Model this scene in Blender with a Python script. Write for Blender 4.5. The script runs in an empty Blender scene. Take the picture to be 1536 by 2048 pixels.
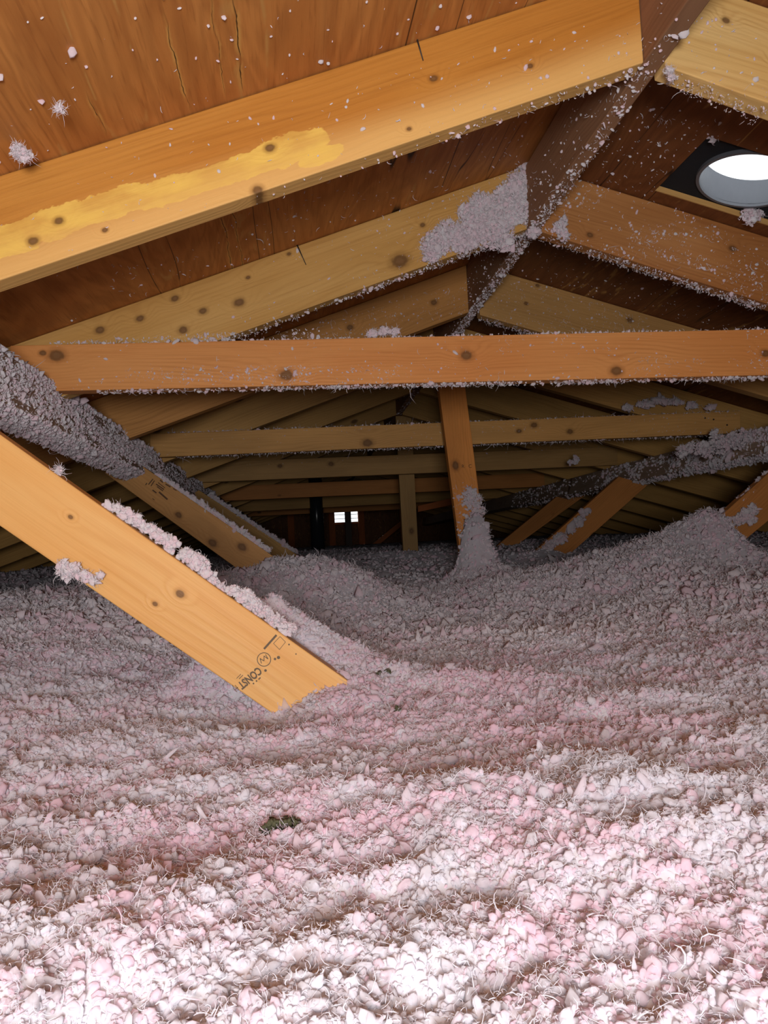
import bpy, bmesh, math, random
import numpy as np
from mathutils import Vector, Matrix

rng = np.random.default_rng(7)
random.seed(7)
S = bpy.context.scene
COL = S.collection

# ------------------------------------------------------------------ camera
YAW, PITCH, ROLL, F = 0.11148, 0.045115, -0.050076, 1530.0
cy, sy, cp, sp = math.cos(YAW), math.sin(YAW), math.cos(PITCH), math.sin(PITCH)
FW = Vector((sy * cp, cy * cp, sp))
r0 = Vector((cy, -sy, 0)); u0 = r0.cross(FW)
RT = math.cos(ROLL) * r0 + math.sin(ROLL) * u0
UP = -math.sin(ROLL) * r0 + math.cos(ROLL) * u0
cam = bpy.data.cameras.new('camera'); cam.sensor_fit = 'AUTO'; cam.sensor_width = 36
cam.lens = 36 * F / 2048; cam.clip_start = .01; cam.clip_end = 100
co = bpy.data.objects.new('camera', cam); COL.objects.link(co)
co.matrix_world = Matrix(((RT.x, UP.x, -FW.x, 0), (RT.y, UP.y, -FW.y, 0), (RT.z, UP.z, -FW.z, 0), (0, 0, 0, 1)))
S.camera = co
S.view_settings.view_transform = 'Standard'; S.view_settings.look = 'None'
S.view_settings.gamma = 1; S.view_settings.exposure = 0.0
S.view_settings.use_curve_mapping = False
S.cycles.transparent_max_bounces = 6; S.cycles.max_bounces = 8

# ------------------------------------------------------------------ world: bright overcast daylight outside
W = bpy.data.worlds.new('world'); S.world = W; W.use_nodes = True
bg = W.node_tree.nodes['Background']; bg.inputs[0].default_value = (.93, .97, 1, 1); bg.inputs[1].default_value = 1.6

# ------------------------------------------------------------------ lights: phone flash, and an added soft fill behind it
def lamp(name, kind, loc, energy, size, col=(1, 1, 1), aim=None):
    l = bpy.data.lights.new(name, kind); l.energy = energy; l.color = col
    if kind == 'POINT': l.shadow_soft_size = size
    else: l.size = size; l.shape = 'DISK'
    o = bpy.data.objects.new(name, l); COL.objects.link(o); o.location = loc
    if aim is not None:
        o.rotation_euler = (Vector(aim) - Vector(loc)).to_track_quat('-Z', 'Y').to_euler()
    return o
lamp('camera_flash', 'POINT', (-.012, -.02, -.022), 1.1, .006, (1, .98, .96))
lamp('added_fill_lamp', 'AREA', (-.02, -.52, .03), 27, .32, (1, .985, .985), aim=(.1, 1.0, .86))  # added fill, no such lamp in the attic; evens out the flash falloff

# ------------------------------------------------------------------ pixel <-> world helpers (2048 x 1536 frame)
def ray(px, py): return FW + RT * ((px - 768) / F) - UP * ((py - 1024) / F)
def at(px, py, Y):
    d = ray(px, py); return d * (Y / d.y)

# ------------------------------------------------------------------ roof frame dimensions
XR0, XR1, XC = .5645, .5975, .581
ZRB, ZTOP = .731, .885            # ridge bottom, underside of sheathing at ridge
ML, MR = .346, .305               # roof pitch
GABLE = 10.6
ZFLOOR = -.52
def roof_z(x): return ZTOP - (ML * (XC - x) if x < XC else MR * (x - XC))

# ------------------------------------------------------------------ node helpers
class NT:
    def __init__(s, name):
        s.m = bpy.data.materials.new(name); s.m.use_nodes = True
        s.t = s.m.node_tree; s.n = s.t.nodes; s.bsdf = s.n['Principled BSDF']
    def new(s, typ, **kw):
        x = s.n.new(typ)
        for k, v in kw.items(): setattr(x, k, v)
        return x
    def put(s, sock, v):
        if isinstance(v, bpy.types.NodeSocket): s.t.links.new(v, sock)
        elif isinstance(v, (tuple, list)) and len(v) == 3 and sock.type == 'RGBA': sock.default_value = (*v, 1)
        else: sock.default_value = v
    def math(s, op, a, b=0.0, c=None, clamp=False):
        x = s.new('ShaderNodeMath', operation=op, use_clamp=clamp); s.put(x.inputs[0], a); s.put(x.inputs[1], b)
        if c is not None: s.put(x.inputs[2], c)
        return x.outputs[0]
    def vmath(s, op, a, b):
        x = s.new('ShaderNodeVectorMath', operation=op); s.put(x.inputs[0], a); s.put(x.inputs[1], b)
        return x.outputs['Value'] if op in ('LENGTH', 'DISTANCE', 'DOT_PRODUCT') else x.outputs[0]
    def maprange(s, v, a, b, c=0.0, d=1.0):
        x = s.new('ShaderNodeMapRange', interpolation_type='SMOOTHSTEP'); s.put(x.inputs[0], v)
        for i, q in enumerate((a, b, c, d)): s.put(x.inputs[i + 1], q)
        return x.outputs[0]
    def noise(s, vec, scale=1.0, detail=4.0, rough=.55, dist=0.0, col=False):
        x = s.new('ShaderNodeTexNoise'); s.put(x.inputs['Vector'], vec); x.inputs['Scale'].default_value = scale
        x.inputs['Detail'].default_value = detail; x.inputs['Roughness'].default_value = rough; x.inputs['Distortion'].default_value = dist
        return x.outputs['Color' if col else 'Fac']
    def mix(s, f, a, b, mode='MIX'):
        x = s.new('ShaderNodeMix', data_type='RGBA', blend_type=mode); s.put(x.inputs[0], f)
        s.put(x.inputs[6], a); s.put(x.inputs[7], b); return x.outputs[2]
    def bump(s, h, strength=.3, dist=.002):
        x = s.new('ShaderNodeBump'); s.put(x.inputs['Height'], h); x.inputs['Strength'].default_value = strength
        x.inputs['Distance'].default_value = dist; s.put(s.bsdf.inputs['Normal'], x.outputs[0])

def wood(name, base, dark, light=None, knots=(), stain=(), stain_col=(.72, .47, .10), sap=None, rough=.55, ring=.011, seed=0.0, generic=True):
    """pine lumber; local x runs along the board, z across its wide face. knots: (x, z, r)."""
    n = NT(name); light = light or tuple(min(1, c * 1.25) for c in base)
    tc = n.new('ShaderNodeTexCoord').outputs['Object']
    oi = n.new('ShaderNodeObjectInfo').outputs['Random']
    off = n.vmath('SCALE', (1.7, .9, 2.3), (0, 0, 0)); sc = off.node; n.put(sc.inputs['Scale'], n.math('MULTIPLY_ADD', oi, 37.0, seed))
    v = n.vmath('ADD', tc, off)
    sep = n.new('ShaderNodeSeparateXYZ'); n.put(sep.inputs[0], tc)
    bend = n.noise(n.vmath('MULTIPLY', v, (1.6, 5, 5)), 1.0, 2.0)
    warp = n.math('MULTIPLY', n.math('ADD', bend, n.math('MULTIPLY', n.noise(n.vmath('MULTIPLY', v, (.5, 14, 14)), 1.0, 2.0), .6)), .11)
    kd = None
    klist = list(knots)
    for (kx, kz, kr) in klist:
        d = n.vmath('MULTIPLY', n.vmath('SUBTRACT', tc, (kx, 0, kz)), (.75, 0, 1))
        ln = n.math('DIVIDE', n.vmath('LENGTH', d, (0, 0, 0)), kr)
        kd = ln if kd is None else n.math('MINIMUM', kd, ln)
    if kd is not None:
        warp = n.math('ADD', warp, n.math('MULTIPLY', n.maprange(kd, .6, 4.5, 1.0, 0.0), .022))
    rc = n.math('ADD', n.math('ADD', sep.outputs['Z'], n.math('MULTIPLY', sep.outputs['Y'], .6)), warp)
    rings = n.math('MULTIPLY_ADD', n.math('SINE', n.math('MULTIPLY', rc, 6.2832 / ring)), .5, .5)
    rings = n.math('POWER', rings, 2.2)
    fine = n.noise(n.vmath('MULTIPLY', v, (5, 320, 320)), 1.0, 3.0, .6)
    big = n.noise(n.vmath('MULTIPLY', v, (2.2, 9, 9)), 1.0, 3.0)
    c = n.mix(n.maprange(big, .32, .68), base, light)
    c = n.mix(n.math('MULTIPLY', rings, n.maprange(n.noise(n.vmath('MULTIPLY', v, (3, 20, 20)), 1, 2), .35, .75, .03, .38)), c, dark)
    c = n.mix(n.maprange(fine, .45, .8, 0, .35), c, dark)
    if sap:          # pale sapwood strip along one edge: (z0, z1, colour)
        z = n.math('ADD', sep.outputs['Z'], n.math('MULTIPLY', n.math('SUBTRACT', bend, .5), .05))
        c = n.mix(n.maprange(z, sap[0], sap[1], .75, 0.0), c, sap[2])
    if stain:
        sd = None
        wob = n.noise(n.vmath('MULTIPLY', tc, (30, 30, 60)), 1.0, 3.0, .65)
        for (ex, ez, rx, rz) in stain:
            d = n.vmath('MULTIPLY', n.vmath('SUBTRACT', tc, (ex, 0, ez)), (1 / rx, 0, 1 / rz))
            ln = n.vmath('LENGTH', d, (0, 0, 0))
            sd = ln if sd is None else n.math('MINIMUM', sd, ln)
        sd = n.math('ADD', sd, n.math('MULTIPLY', n.math('SUBTRACT', wob, .5), .9))
        mott = n.maprange(n.noise(n.vmath('MULTIPLY', tc, (14, 14, 40)), 1, 4), .3, .7, .35, .9)
        c = n.mix(n.math('MULTIPLY', n.maprange(sd, .93, 1.0, 1.0, 0.0), mott), c, stain_col)
    if kd is not None:
        kn = n.math('ADD', kd, n.math('MULTIPLY', n.math('SUBTRACT', n.noise(n.vmath('MULTIPLY', tc, (90, 90, 90)), 1, 2), .5), .5))
        c = n.mix(n.maprange(kn, .9, 1.7, .38, 0.0), c, tuple(x * .6 for x in dark))
        c = n.mix(n.maprange(kn, .6, 1.05, .8, 0.0), c, (.11, .05, .018))
        c = n.mix(n.maprange(kn, .3, .5, .6, 0.0), c, (.2, .1, .04))
    elif generic:    # small knots here and there
        vo = n.new('ShaderNodeTexVoronoi'); n.put(vo.inputs['Vector'], n.vmath('MULTIPLY', v, (4.2, 1.5, 7.5))); vo.inputs['Scale'].default_value = 1
        d = n.math('ADD', vo.outputs['Distance'], n.math('MULTIPLY', fine, .02))
        c = n.mix(n.maprange(d, .055, .13, .85, 0.0), c, (.08, .035, .012))
    n.put(n.bsdf.inputs['Base Color'], c)
    n.put(n.bsdf.inputs['Roughness'], rough); n.bsdf.inputs['Specular IOR Level'].default_value = .14
    n.bump(n.math('ADD', n.math('MULTIPLY', rings, .5), fine), .25, .0012)
    return n.m

def plain(name, col, rough=.6, metal=0.0, var=.15, scale=40.0):
    n = NT(name); tc = n.new('ShaderNodeTexCoord').outputs['Object']
    f = n.noise(tc, scale, 4)
    c = n.mix(f, tuple(x * (1 - var) for x in col), tuple(min(1, x * (1 + var)) for x in col))
    n.put(n.bsdf.inputs['Base Color'], c); n.put(n.bsdf.inputs['Roughness'], rough); n.put(n.bsdf.inputs['Metallic'], metal)
    n.bsdf.inputs['Specular IOR Level'].default_value = .3
    n.bump(f, .15, .001)
    return n.m

def plywood(name, base, dark, light, checks=()):
    n = NT(name); tc = n.new('ShaderNodeTexCoord').outputs['Object']
    g = n.noise(n.vmath('MULTIPLY', tc, (26, 2.0, 8)), 1, 5, .6, .6)
    g2 = n.noise(n.vmath('MULTIPLY', tc, (5, 1.1, 3)), 1, 3, .5, 1.5)
    rings = n.math('MULTIPLY_ADD', n.math('SINE', n.math('MULTIPLY', g2, 70.0)), .5, .5)
    fine = n.noise(n.vmath('MULTIPLY', tc, (260, 14, 60)), 1, 3)
    c = n.mix(n.maprange(g, .3, .7), base, light)
    c = n.mix(n.math('MULTIPLY', rings, .28), c, dark)
    c = n.mix(n.maprange(fine, .5, .8, 0, .45), c, dark)
    # pale torn-grain streaks and dark checks that follow the face grain
    st = n.noise(n.vmath('MULTIPLY', tc, (11, .9, 3)), 1, 2)
    c = n.mix(n.math('MULTIPLY', n.maprange(n.math('ABSOLUTE', n.math('SUBTRACT', st, .57)), 0.0, .02, .75, 0.0),
                     n.maprange(n.noise(n.vmath('MULTIPLY', tc, (60, 18, 20)), 1, 2), .45, .62)), c, (.45, .24, .07))
    ck = n.noise(n.vmath('MULTIPLY', tc, (9, .55, 3)), 1, 1.5)
    c = n.mix(n.math('MULTIPLY', n.maprange(n.math('ABSOLUTE', n.math('SUBTRACT', ck, .6)), 0.0, .006, .97, 0.0),
                     n.maprange(n.noise(n.vmath('MULTIPLY', tc, (6, 5, 4)), 1, 2), .36, .46)), c, (.02, .008, .004))
    if checks:       # open checks in the face veneer: dark slit with pale torn edges, (x, y0, y1, half width)
        sp = n.new('ShaderNodeSeparateXYZ'); n.put(sp.inputs[0], tc)
        wob = n.math('MULTIPLY', n.math('SUBTRACT', n.noise(n.vmath('MULTIPLY', tc, (20, 9, 9)), 1, 4), .5), .022)
        tear = n.maprange(n.noise(n.vmath('MULTIPLY', tc, (140, 22, 30)), 1, 3), .35, .6)
        for (kx, ka, kb, kw) in checks:
            d = n.math('ABSOLUTE', n.math('SUBTRACT', n.math('ADD', sp.outputs['X'], wob), kx))
            lim = n.math('MULTIPLY', n.maprange(sp.outputs['Y'], ka - .03, ka + .03), n.maprange(sp.outputs['Y'], kb - .03, kb + .03, 1.0, 0.0))
            c = n.mix(n.math('MULTIPLY', n.math('MULTIPLY', n.maprange(d, kw * 2, kw * 9, .75, 0.0), tear), lim), c, (.55, .30, .08))
            c = n.mix(n.math('MULTIPLY', n.math('MULTIPLY', n.maprange(d, kw * .5, kw * 1.4, .95, 0.0), n.maprange(tear, 0, .5, .25, 1.0)), lim), c, (.02, .009, .004))
    n.put(n.bsdf.inputs['Base Color'], c); n.put(n.bsdf.inputs['Roughness'], .6); n.bsdf.inputs['Specular IOR Level'].default_value = .25
    n.bump(n.math('ADD', g, fine), .3, .0015)
    return n.m

def fluff_mat(name, white, pink, deep, lean=(0, -.62, .5), keep=.55, trans=.42, airy=0.0):
    n = NT(name)
    at_ = n.new('ShaderNodeAttribute', attribute_name='tint').outputs['Fac']
    tc = n.new('ShaderNodeTexCoord').outputs['Object']
    a = n.noise(tc, 7.0, 3); b = n.noise(tc, 130.0, 3)
    f = n.math('ADD', n.math('MULTIPLY', n.math('SUBTRACT', a, .5), 1.1), at_)
    c = n.mix(n.maprange(f, .1, 1.0), white, pink)
    c = n.mix(n.maprange(b, .5, .8, 0, .4), c, deep)
    n.put(n.bsdf.inputs['Base Color'], c); n.bsdf.inputs['Roughness'].default_value = .9
    n.bsdf.inputs['Specular IOR Level'].default_value = .1
    # loose fibre scatters light almost evenly whichever way a strand lies: soften the facing term
    geo = n.new('ShaderNodeNewGeometry').outputs['Normal']
    nn = n.vmath('NORMALIZE', n.vmath('ADD', n.vmath('MULTIPLY', geo, (keep,) * 3), lean), (0, 0, 0))
    df = n.new('ShaderNodeBsdfDiffuse'); n.put(df.inputs['Color'], c); n.put(df.inputs['Normal'], nn)
    tr = n.new('ShaderNodeBsdfTranslucent'); n.put(tr.inputs[0], c)
    mx = n.new('ShaderNodeMixShader'); mx.inputs[0].default_value = trans
    n.t.links.new(df.outputs[0], mx.inputs[1]); n.t.links.new(tr.outputs[0], mx.inputs[2])
    out = mx.outputs[0]
    if airy:         # open fibre: part of the light goes straight through each wisp
        tp = n.new('ShaderNodeBsdfTransparent'); m2 = n.new('ShaderNodeMixShader'); m2.inputs[0].default_value = airy
        n.t.links.new(out, m2.inputs[1]); n.t.links.new(tp.outputs[0], m2.inputs[2]); out = m2.outputs[0]
    n.t.links.new(out, n.n['Material Output'].inputs[0])
    return n.m

# ------------------------------------------------------------------ mesh helpers
def tag(o, label=None, cat=None, group=None, kind=None):
    for k, v in (('label', label), ('category', cat), ('group', group), ('kind', kind)):
        if v: o[k] = v
    return o
def link(name, me, mat=None, parent=None):
    o = bpy.data.objects.new(name, me); COL.objects.link(o)
    if mat: me.materials.append(mat)
    if parent: o.parent = parent
    return o
def prism(name, poly, ext, axis, mat=None, bevel=.0018, parent=None):
    """polygon (world points) pushed along ext; local x = axis, local y = ext-ish, origin at poly[0]."""
    poly = [Vector(p) for p in poly]; ext = Vector(ext)
    X = Vector(axis).normalized(); Yv = ext.normalized() if abs(ext.normalized().dot(X)) < .5 else None
    if Yv is None:
        e = (poly[1] - poly[0]).normalized(); Yv = (e - X * e.dot(X)).normalized()
    Yv = (Yv - X * Yv.dot(X)).normalized(); Z = X.cross(Yv)
    if Z.z < 0: Yv = -Yv; Z = -Z
    O = poly[0]; M = Matrix((X, Yv, Z)).transposed()
    inv = M.transposed()
    bm = bmesh.new()
    a = [bm.verts.new(inv @ (p - O)) for p in poly]; b = [bm.verts.new(inv @ (p + ext - O)) for p in poly]
    k = len(poly)
    bm.faces.new(a); bm.faces.new(b[::-1])
    for i in range(k): bm.faces.new((a[i], b[i], b[(i + 1) % k], a[(i + 1) % k]))
    bmesh.ops.recalc_face_normals(bm, faces=bm.faces)
    if bevel: bmesh.ops.bevel(bm, geom=list(bm.edges), offset=bevel, segments=2, affect='EDGES', profile=.5)
    me = bpy.data.meshes.new(name); bm.to_mesh(me); bm.free()
    o = link(name, me, mat, parent)
    mw = M.to_4x4(); mw.translation = O
    o.matrix_world = mw
    o['_o'] = 0; del o['_o']
    return o, (O, inv)
def loc_px(fr, Y, pts):
    """pixel (x, y, r) on plane Y -> local (x, z, r) of the board frame."""
    O, inv = fr; out = []
    for (px, py, r) in pts:
        p = at(px, py, Y); q = inv @ (p - O); out.append((q.x, q.z, r * Y / F))
    return out
def stain_px(fr, Y, pts):
    O, inv = fr; out = []
    for (px, py, rx, rz) in pts:
        q = inv @ (at(px, py, Y) - O); out.append((q.x, q.z, rx * Y / F, rz * Y / F))
    return out
def setmat(o, m): o.data.materials.clear(); o.data.materials.append(m)
def tube(name, p0, p1, r0_, r1_=None, seg=24, mat=None, parent=None, cap=True):
    p0, p1 = Vector(p0), Vector(p1); bm = bmesh.new(); ax = p1 - p0
    bmesh.ops.create_cone(bm, cap_ends=cap, segments=seg, radius1=r0_, radius2=r1_ if r1_ is not None else r0_, depth=ax.length)
    me = bpy.data.meshes.new(name); bm.to_mesh(me); bm.free()
    for f in me.polygons: f.use_smooth = len(f.vertices) == 4
    o = link(name, me, mat, parent)
    o.location = (p0 + p1) / 2; o.rotation_euler = ax.to_track_quat('Z', 'Y').to_euler()
    if parent: o.matrix_parent_inverse = parent.matrix_world.inverted()
    return o
def keep_parent(o, p):
    bpy.context.view_layer.update()
    o.parent = p; o.matrix_parent_inverse = p.matrix_world.inverted()

def np_mesh(name, V, Fc, tint=None, smooth=True):
    me = bpy.data.meshes.new(name); V = np.asarray(V, np.float32); Fc = np.asarray(Fc, np.int32); k = Fc.shape[1]
    me.vertices.add(len(V)); me.vertices.foreach_set('co', V.ravel())
    me.loops.add(Fc.size); me.loops.foreach_set('vertex_index', Fc.ravel())
    me.polygons.add(len(Fc)); me.polygons.foreach_set('loop_start', np.arange(0, Fc.size, k, dtype=np.int32))
    me.polygons.foreach_set('use_smooth', np.full(len(Fc), smooth))
    me.update(calc_edges=True)
    if tint is not None:
        at_ = me.attributes.new('tint', 'FLOAT', 'POINT'); at_.data.foreach_set('value', np.asarray(tint, np.float32))
    return me

# ------------------------------------------------------------------ loose fibre building blocks
def ico(sub):
    bm = bmesh.new(); bmesh.ops.create_icosphere(bm, subdivisions=sub, radius=1)
    V = np.array([v.co[:] for v in bm.verts]); Fc = np.array([[v.index for v in f.verts] for f in bm.faces]); bm.free(); return V, Fc
ICO1, ICO2 = ico(1), ico(2)
OCT = (np.array([[1, 0, 0], [0, 1, 0], [-1, 0, 0], [0, -1, 0], [0, 0, 1], [0, 0, -1.]]),
       np.array([[0, 1, 4], [1, 2, 4], [2, 3, 4], [3, 0, 4], [1, 0, 5], [2, 1, 5], [3, 2, 5], [0, 3, 5]]))
def rand_rot(n):
    q = rng.normal(size=(n, 4)); q /= np.linalg.norm(q, axis=1)[:, None]; w, x, y, z = q.T
    return np.stack([np.stack([1 - 2 * (y * y + z * z), 2 * (x * y - z * w), 2 * (x * z + y * w)], -1),
                     np.stack([2 * (x * y + z * w), 1 - 2 * (x * x + z * z), 2 * (y * z - x * w)], -1),
                     np.stack([2 * (x * z - y * w), 2 * (y * z + x * w), 1 - 2 * (x * x + y * y)], -1)], 1)
def nodules(P, R, sub=1, lump=.3, aniso=.42, tint=None):
    """crumpled little tufts at P (n,3) with radii R (n,)."""
    BV, BF = (OCT, ICO1, ICO2)[sub]
    n = len(P); k = len(BV)
    sc = np.exp(rng.normal(0, aniso, (n, 1, 3)))
    sc /= np.cbrt(np.prod(sc, axis=2, keepdims=True))
    lobes = rng.normal(size=(n, 5, 3)); lobes /= np.linalg.norm(lobes, axis=2)[:, :, None]
    am = rng.normal(.5, .8, (n, 5)) * lump
    bulge = (np.exp(3.0 * (np.einsum('kj,nlj->nkl', BV, lobes) - 1)) * am[:, None, :]).sum(2)
    V = BV[None] * (1 + bulge[..., None] + .45 * lump * rng.normal(size=(n, k, 1)).clip(-1.4, 1.8)).clip(.3, 2.2) * sc
    V = np.einsum('nij,nkj->nki', rand_rot(n), V) * R[:, None, None] + P[:, None, :]
    Fc = (BF[None] + (np.arange(n) * k)[:, None, None]).reshape(-1, 3)
    t = rng.random(n) if tint is None else tint
    return V.reshape(-1, 3), Fc, np.repeat(t, k)
def curls(P, D, N, L, Wd, S=4, curl=1.0, tint=None):
    """curved tapered strands from P along D, bowing towards random sides. 3-sided tubes."""
    n = len(P); D = D / np.linalg.norm(D, axis=1)[:, None]
    side = np.cross(D, rng.normal(size=(n, 3))); side /= np.linalg.norm(side, axis=1)[:, None] + 1e-9
    cv = curl * rng.normal(.9, .6, n)
    t = np.linspace(0, 1, S)
    th = cv[:, None] * t[None, :] * 2
    # arc in plane (D, side)
    with np.errstate(all='ignore'):
        k = np.where(abs(cv) < 1e-3, 1e-3, cv)[:, None] * 2
        a = np.sin(th) / k; b = (1 - np.cos(th)) / k
    C = P[:, None, :] + L[:, None, None] * (a[..., None] * D[:, None, :] + b[..., None] * side[:, None, :])
    up = np.cross(D, side)
    w = Wd[:, None] * (1 - .75 * np.abs(2 * t - .8) ** 2)[None, :].clip(.15, 1)
    T = np.cos(th)[..., None] * D[:, None, :] + np.sin(th)[..., None] * side[:, None, :]
    s2 = np.cross(T, np.broadcast_to(up[:, None, :], T.shape))
    ring = []
    for ang in (0, 2.094, 4.189):
        ring.append(C + w[..., None] * (math.cos(ang) * s2 + .6 * math.sin(ang) * up[:, None, :]))
    V = np.stack(ring, 2)                                   # n,S,3,3
    idx = np.arange(n * S * 3).reshape(n, S, 3)
    fs = []
    for j in range(3):
        A = idx[:, :-1, j]; B = idx[:, :-1, (j + 1) % 3]; Cc = idx[:, 1:, (j + 1) % 3]; Dd = idx[:, 1:, j]
        fs += [np.stack([A, B, Cc], -1).reshape(-1, 3), np.stack([A, Cc, Dd], -1).reshape(-1, 3)]
    t = rng.random(n) * .5 if tint is None else tint
    return V.reshape(-1, 3), np.concatenate(fs), np.repeat(t, S * 3)
def merge(parts):
    V, Fc, T = [], [], []; o = 0
    for v, f, t in parts:
        V.append(v); Fc.append(f + o); T.append(t); o += len(v)
    return np.concatenate(V), np.concatenate(Fc), np.concatenate(T)

def vnoise(x, y, seed=0):
    """smooth value noise, vectorised, about -1..1."""
    r = np.random.default_rng(seed); T = r.uniform(-1, 1, (256, 256))
    xi = np.floor(x).astype(int); yi = np.floor(y).astype(int); fx = x - xi; fy = y - yi
    fx = fx * fx * (3 - 2 * fx); fy = fy * fy * (3 - 2 * fy)
    g = lambda a, b: T[a & 255, b & 255]
    return (g(xi, yi) * (1 - fx) + g(xi + 1, yi) * fx) * (1 - fy) + (g(xi, yi + 1) * (1 - fx) + g(xi + 1, yi + 1) * fx) * fy

# ------------------------------------------------------------------ insulation surface
CX = np.array([-3.5, -1.2, -.6, -.3, -.14, -.06, .05, .16, .25, .33, .42, .50, .62, .74, .85, 1.03, 1.18, 1.26, 1.32, 1.375, 1.42, 1.46, 1.55, 2.0, 2.6, 5.0])
CZ = np.array([-.10, -.09, -.085, -.07, -.055, -.03, -.03, -.055, -.115, -.155, -.17, -.15, -.12, -.105, -.085, -.05, -.012, .02, .058, .055, -.005, -.075, -.09, -.09, -.10, -.10])
def sstep(a, b, v):
    t = np.clip((v - a) / (b - a), 0, 1); return t * t * (3 - 2 * t)
def ground(x, y, rough=True):
    x = np.asarray(x, float); y = np.asarray(y, float)
    left = -.205 + .115 * sstep(.7, 2.0, y)
    right = -.205 + .03 * sstep(1.0, 2.0, y) * sstep(.2, 1.2, x) + .04 * sstep(.8, 1.2, x) * sstep(.8, 1.8, y)
    k = sstep(-.45, -.05, x); front = left * (1 - k) + right * k
    back = np.interp(y, [2.4, 2.7, 4.2, 6, 9, 11], [-.16, -.15, -.06, -.01, .03, .035])
    C = np.interp(x, CX, CZ)
    g = np.where(y < 2.4, np.exp(-((y - 2.4) / (.34 - .18 * sstep(1.0, 1.28, x))) ** 2), np.exp(-((y - 2.4) / .2) ** 2))
    z = np.where(y < 2.4, front, back) * (1 - g) + C * g
    G = lambda cx, cy, sx, sy_, a: a * np.exp(-((x - cx) / sx) ** 2 - ((y - cy) / sy_) ** 2)
    z = z + G(-.07, 1.17, .085, .06, .115) + G(.03, 1.14, .09, .08, .05) + G(.16, 1.08, .17, .1, .028) + G(.04, .99, .05, .05, .02) + G(-.075, .97, .07, .07, -.024)
    z = z + .17 * np.exp(-(((x - .628) / .062) ** 2 + ((y - 2.70) / .07) ** 2) ** 2) + G(.64, 2.66, .10, .12, .07)
    z = z + G(.61, 4.2, .25, .2, .03) + G(1.1, 3.7, .2, .15, .03)
    z = z + G(.25, .55, .22, .16, .022) + G(-.12, .42, .16, .07, .012) + G(.55, .75, .2, .1, .012)
    if rough:
        z = z + .008 * vnoise(x * 9, y * 9, 1) + .006 * vnoise(x * 22, y * 26, 2) + .0045 * vnoise(x * 50, y * 55, 3) + .004 * np.abs(vnoise(x * 85, y * 90, 5)) + .003 * vnoise(x * 150, y * 150, 4)
    return z

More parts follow.
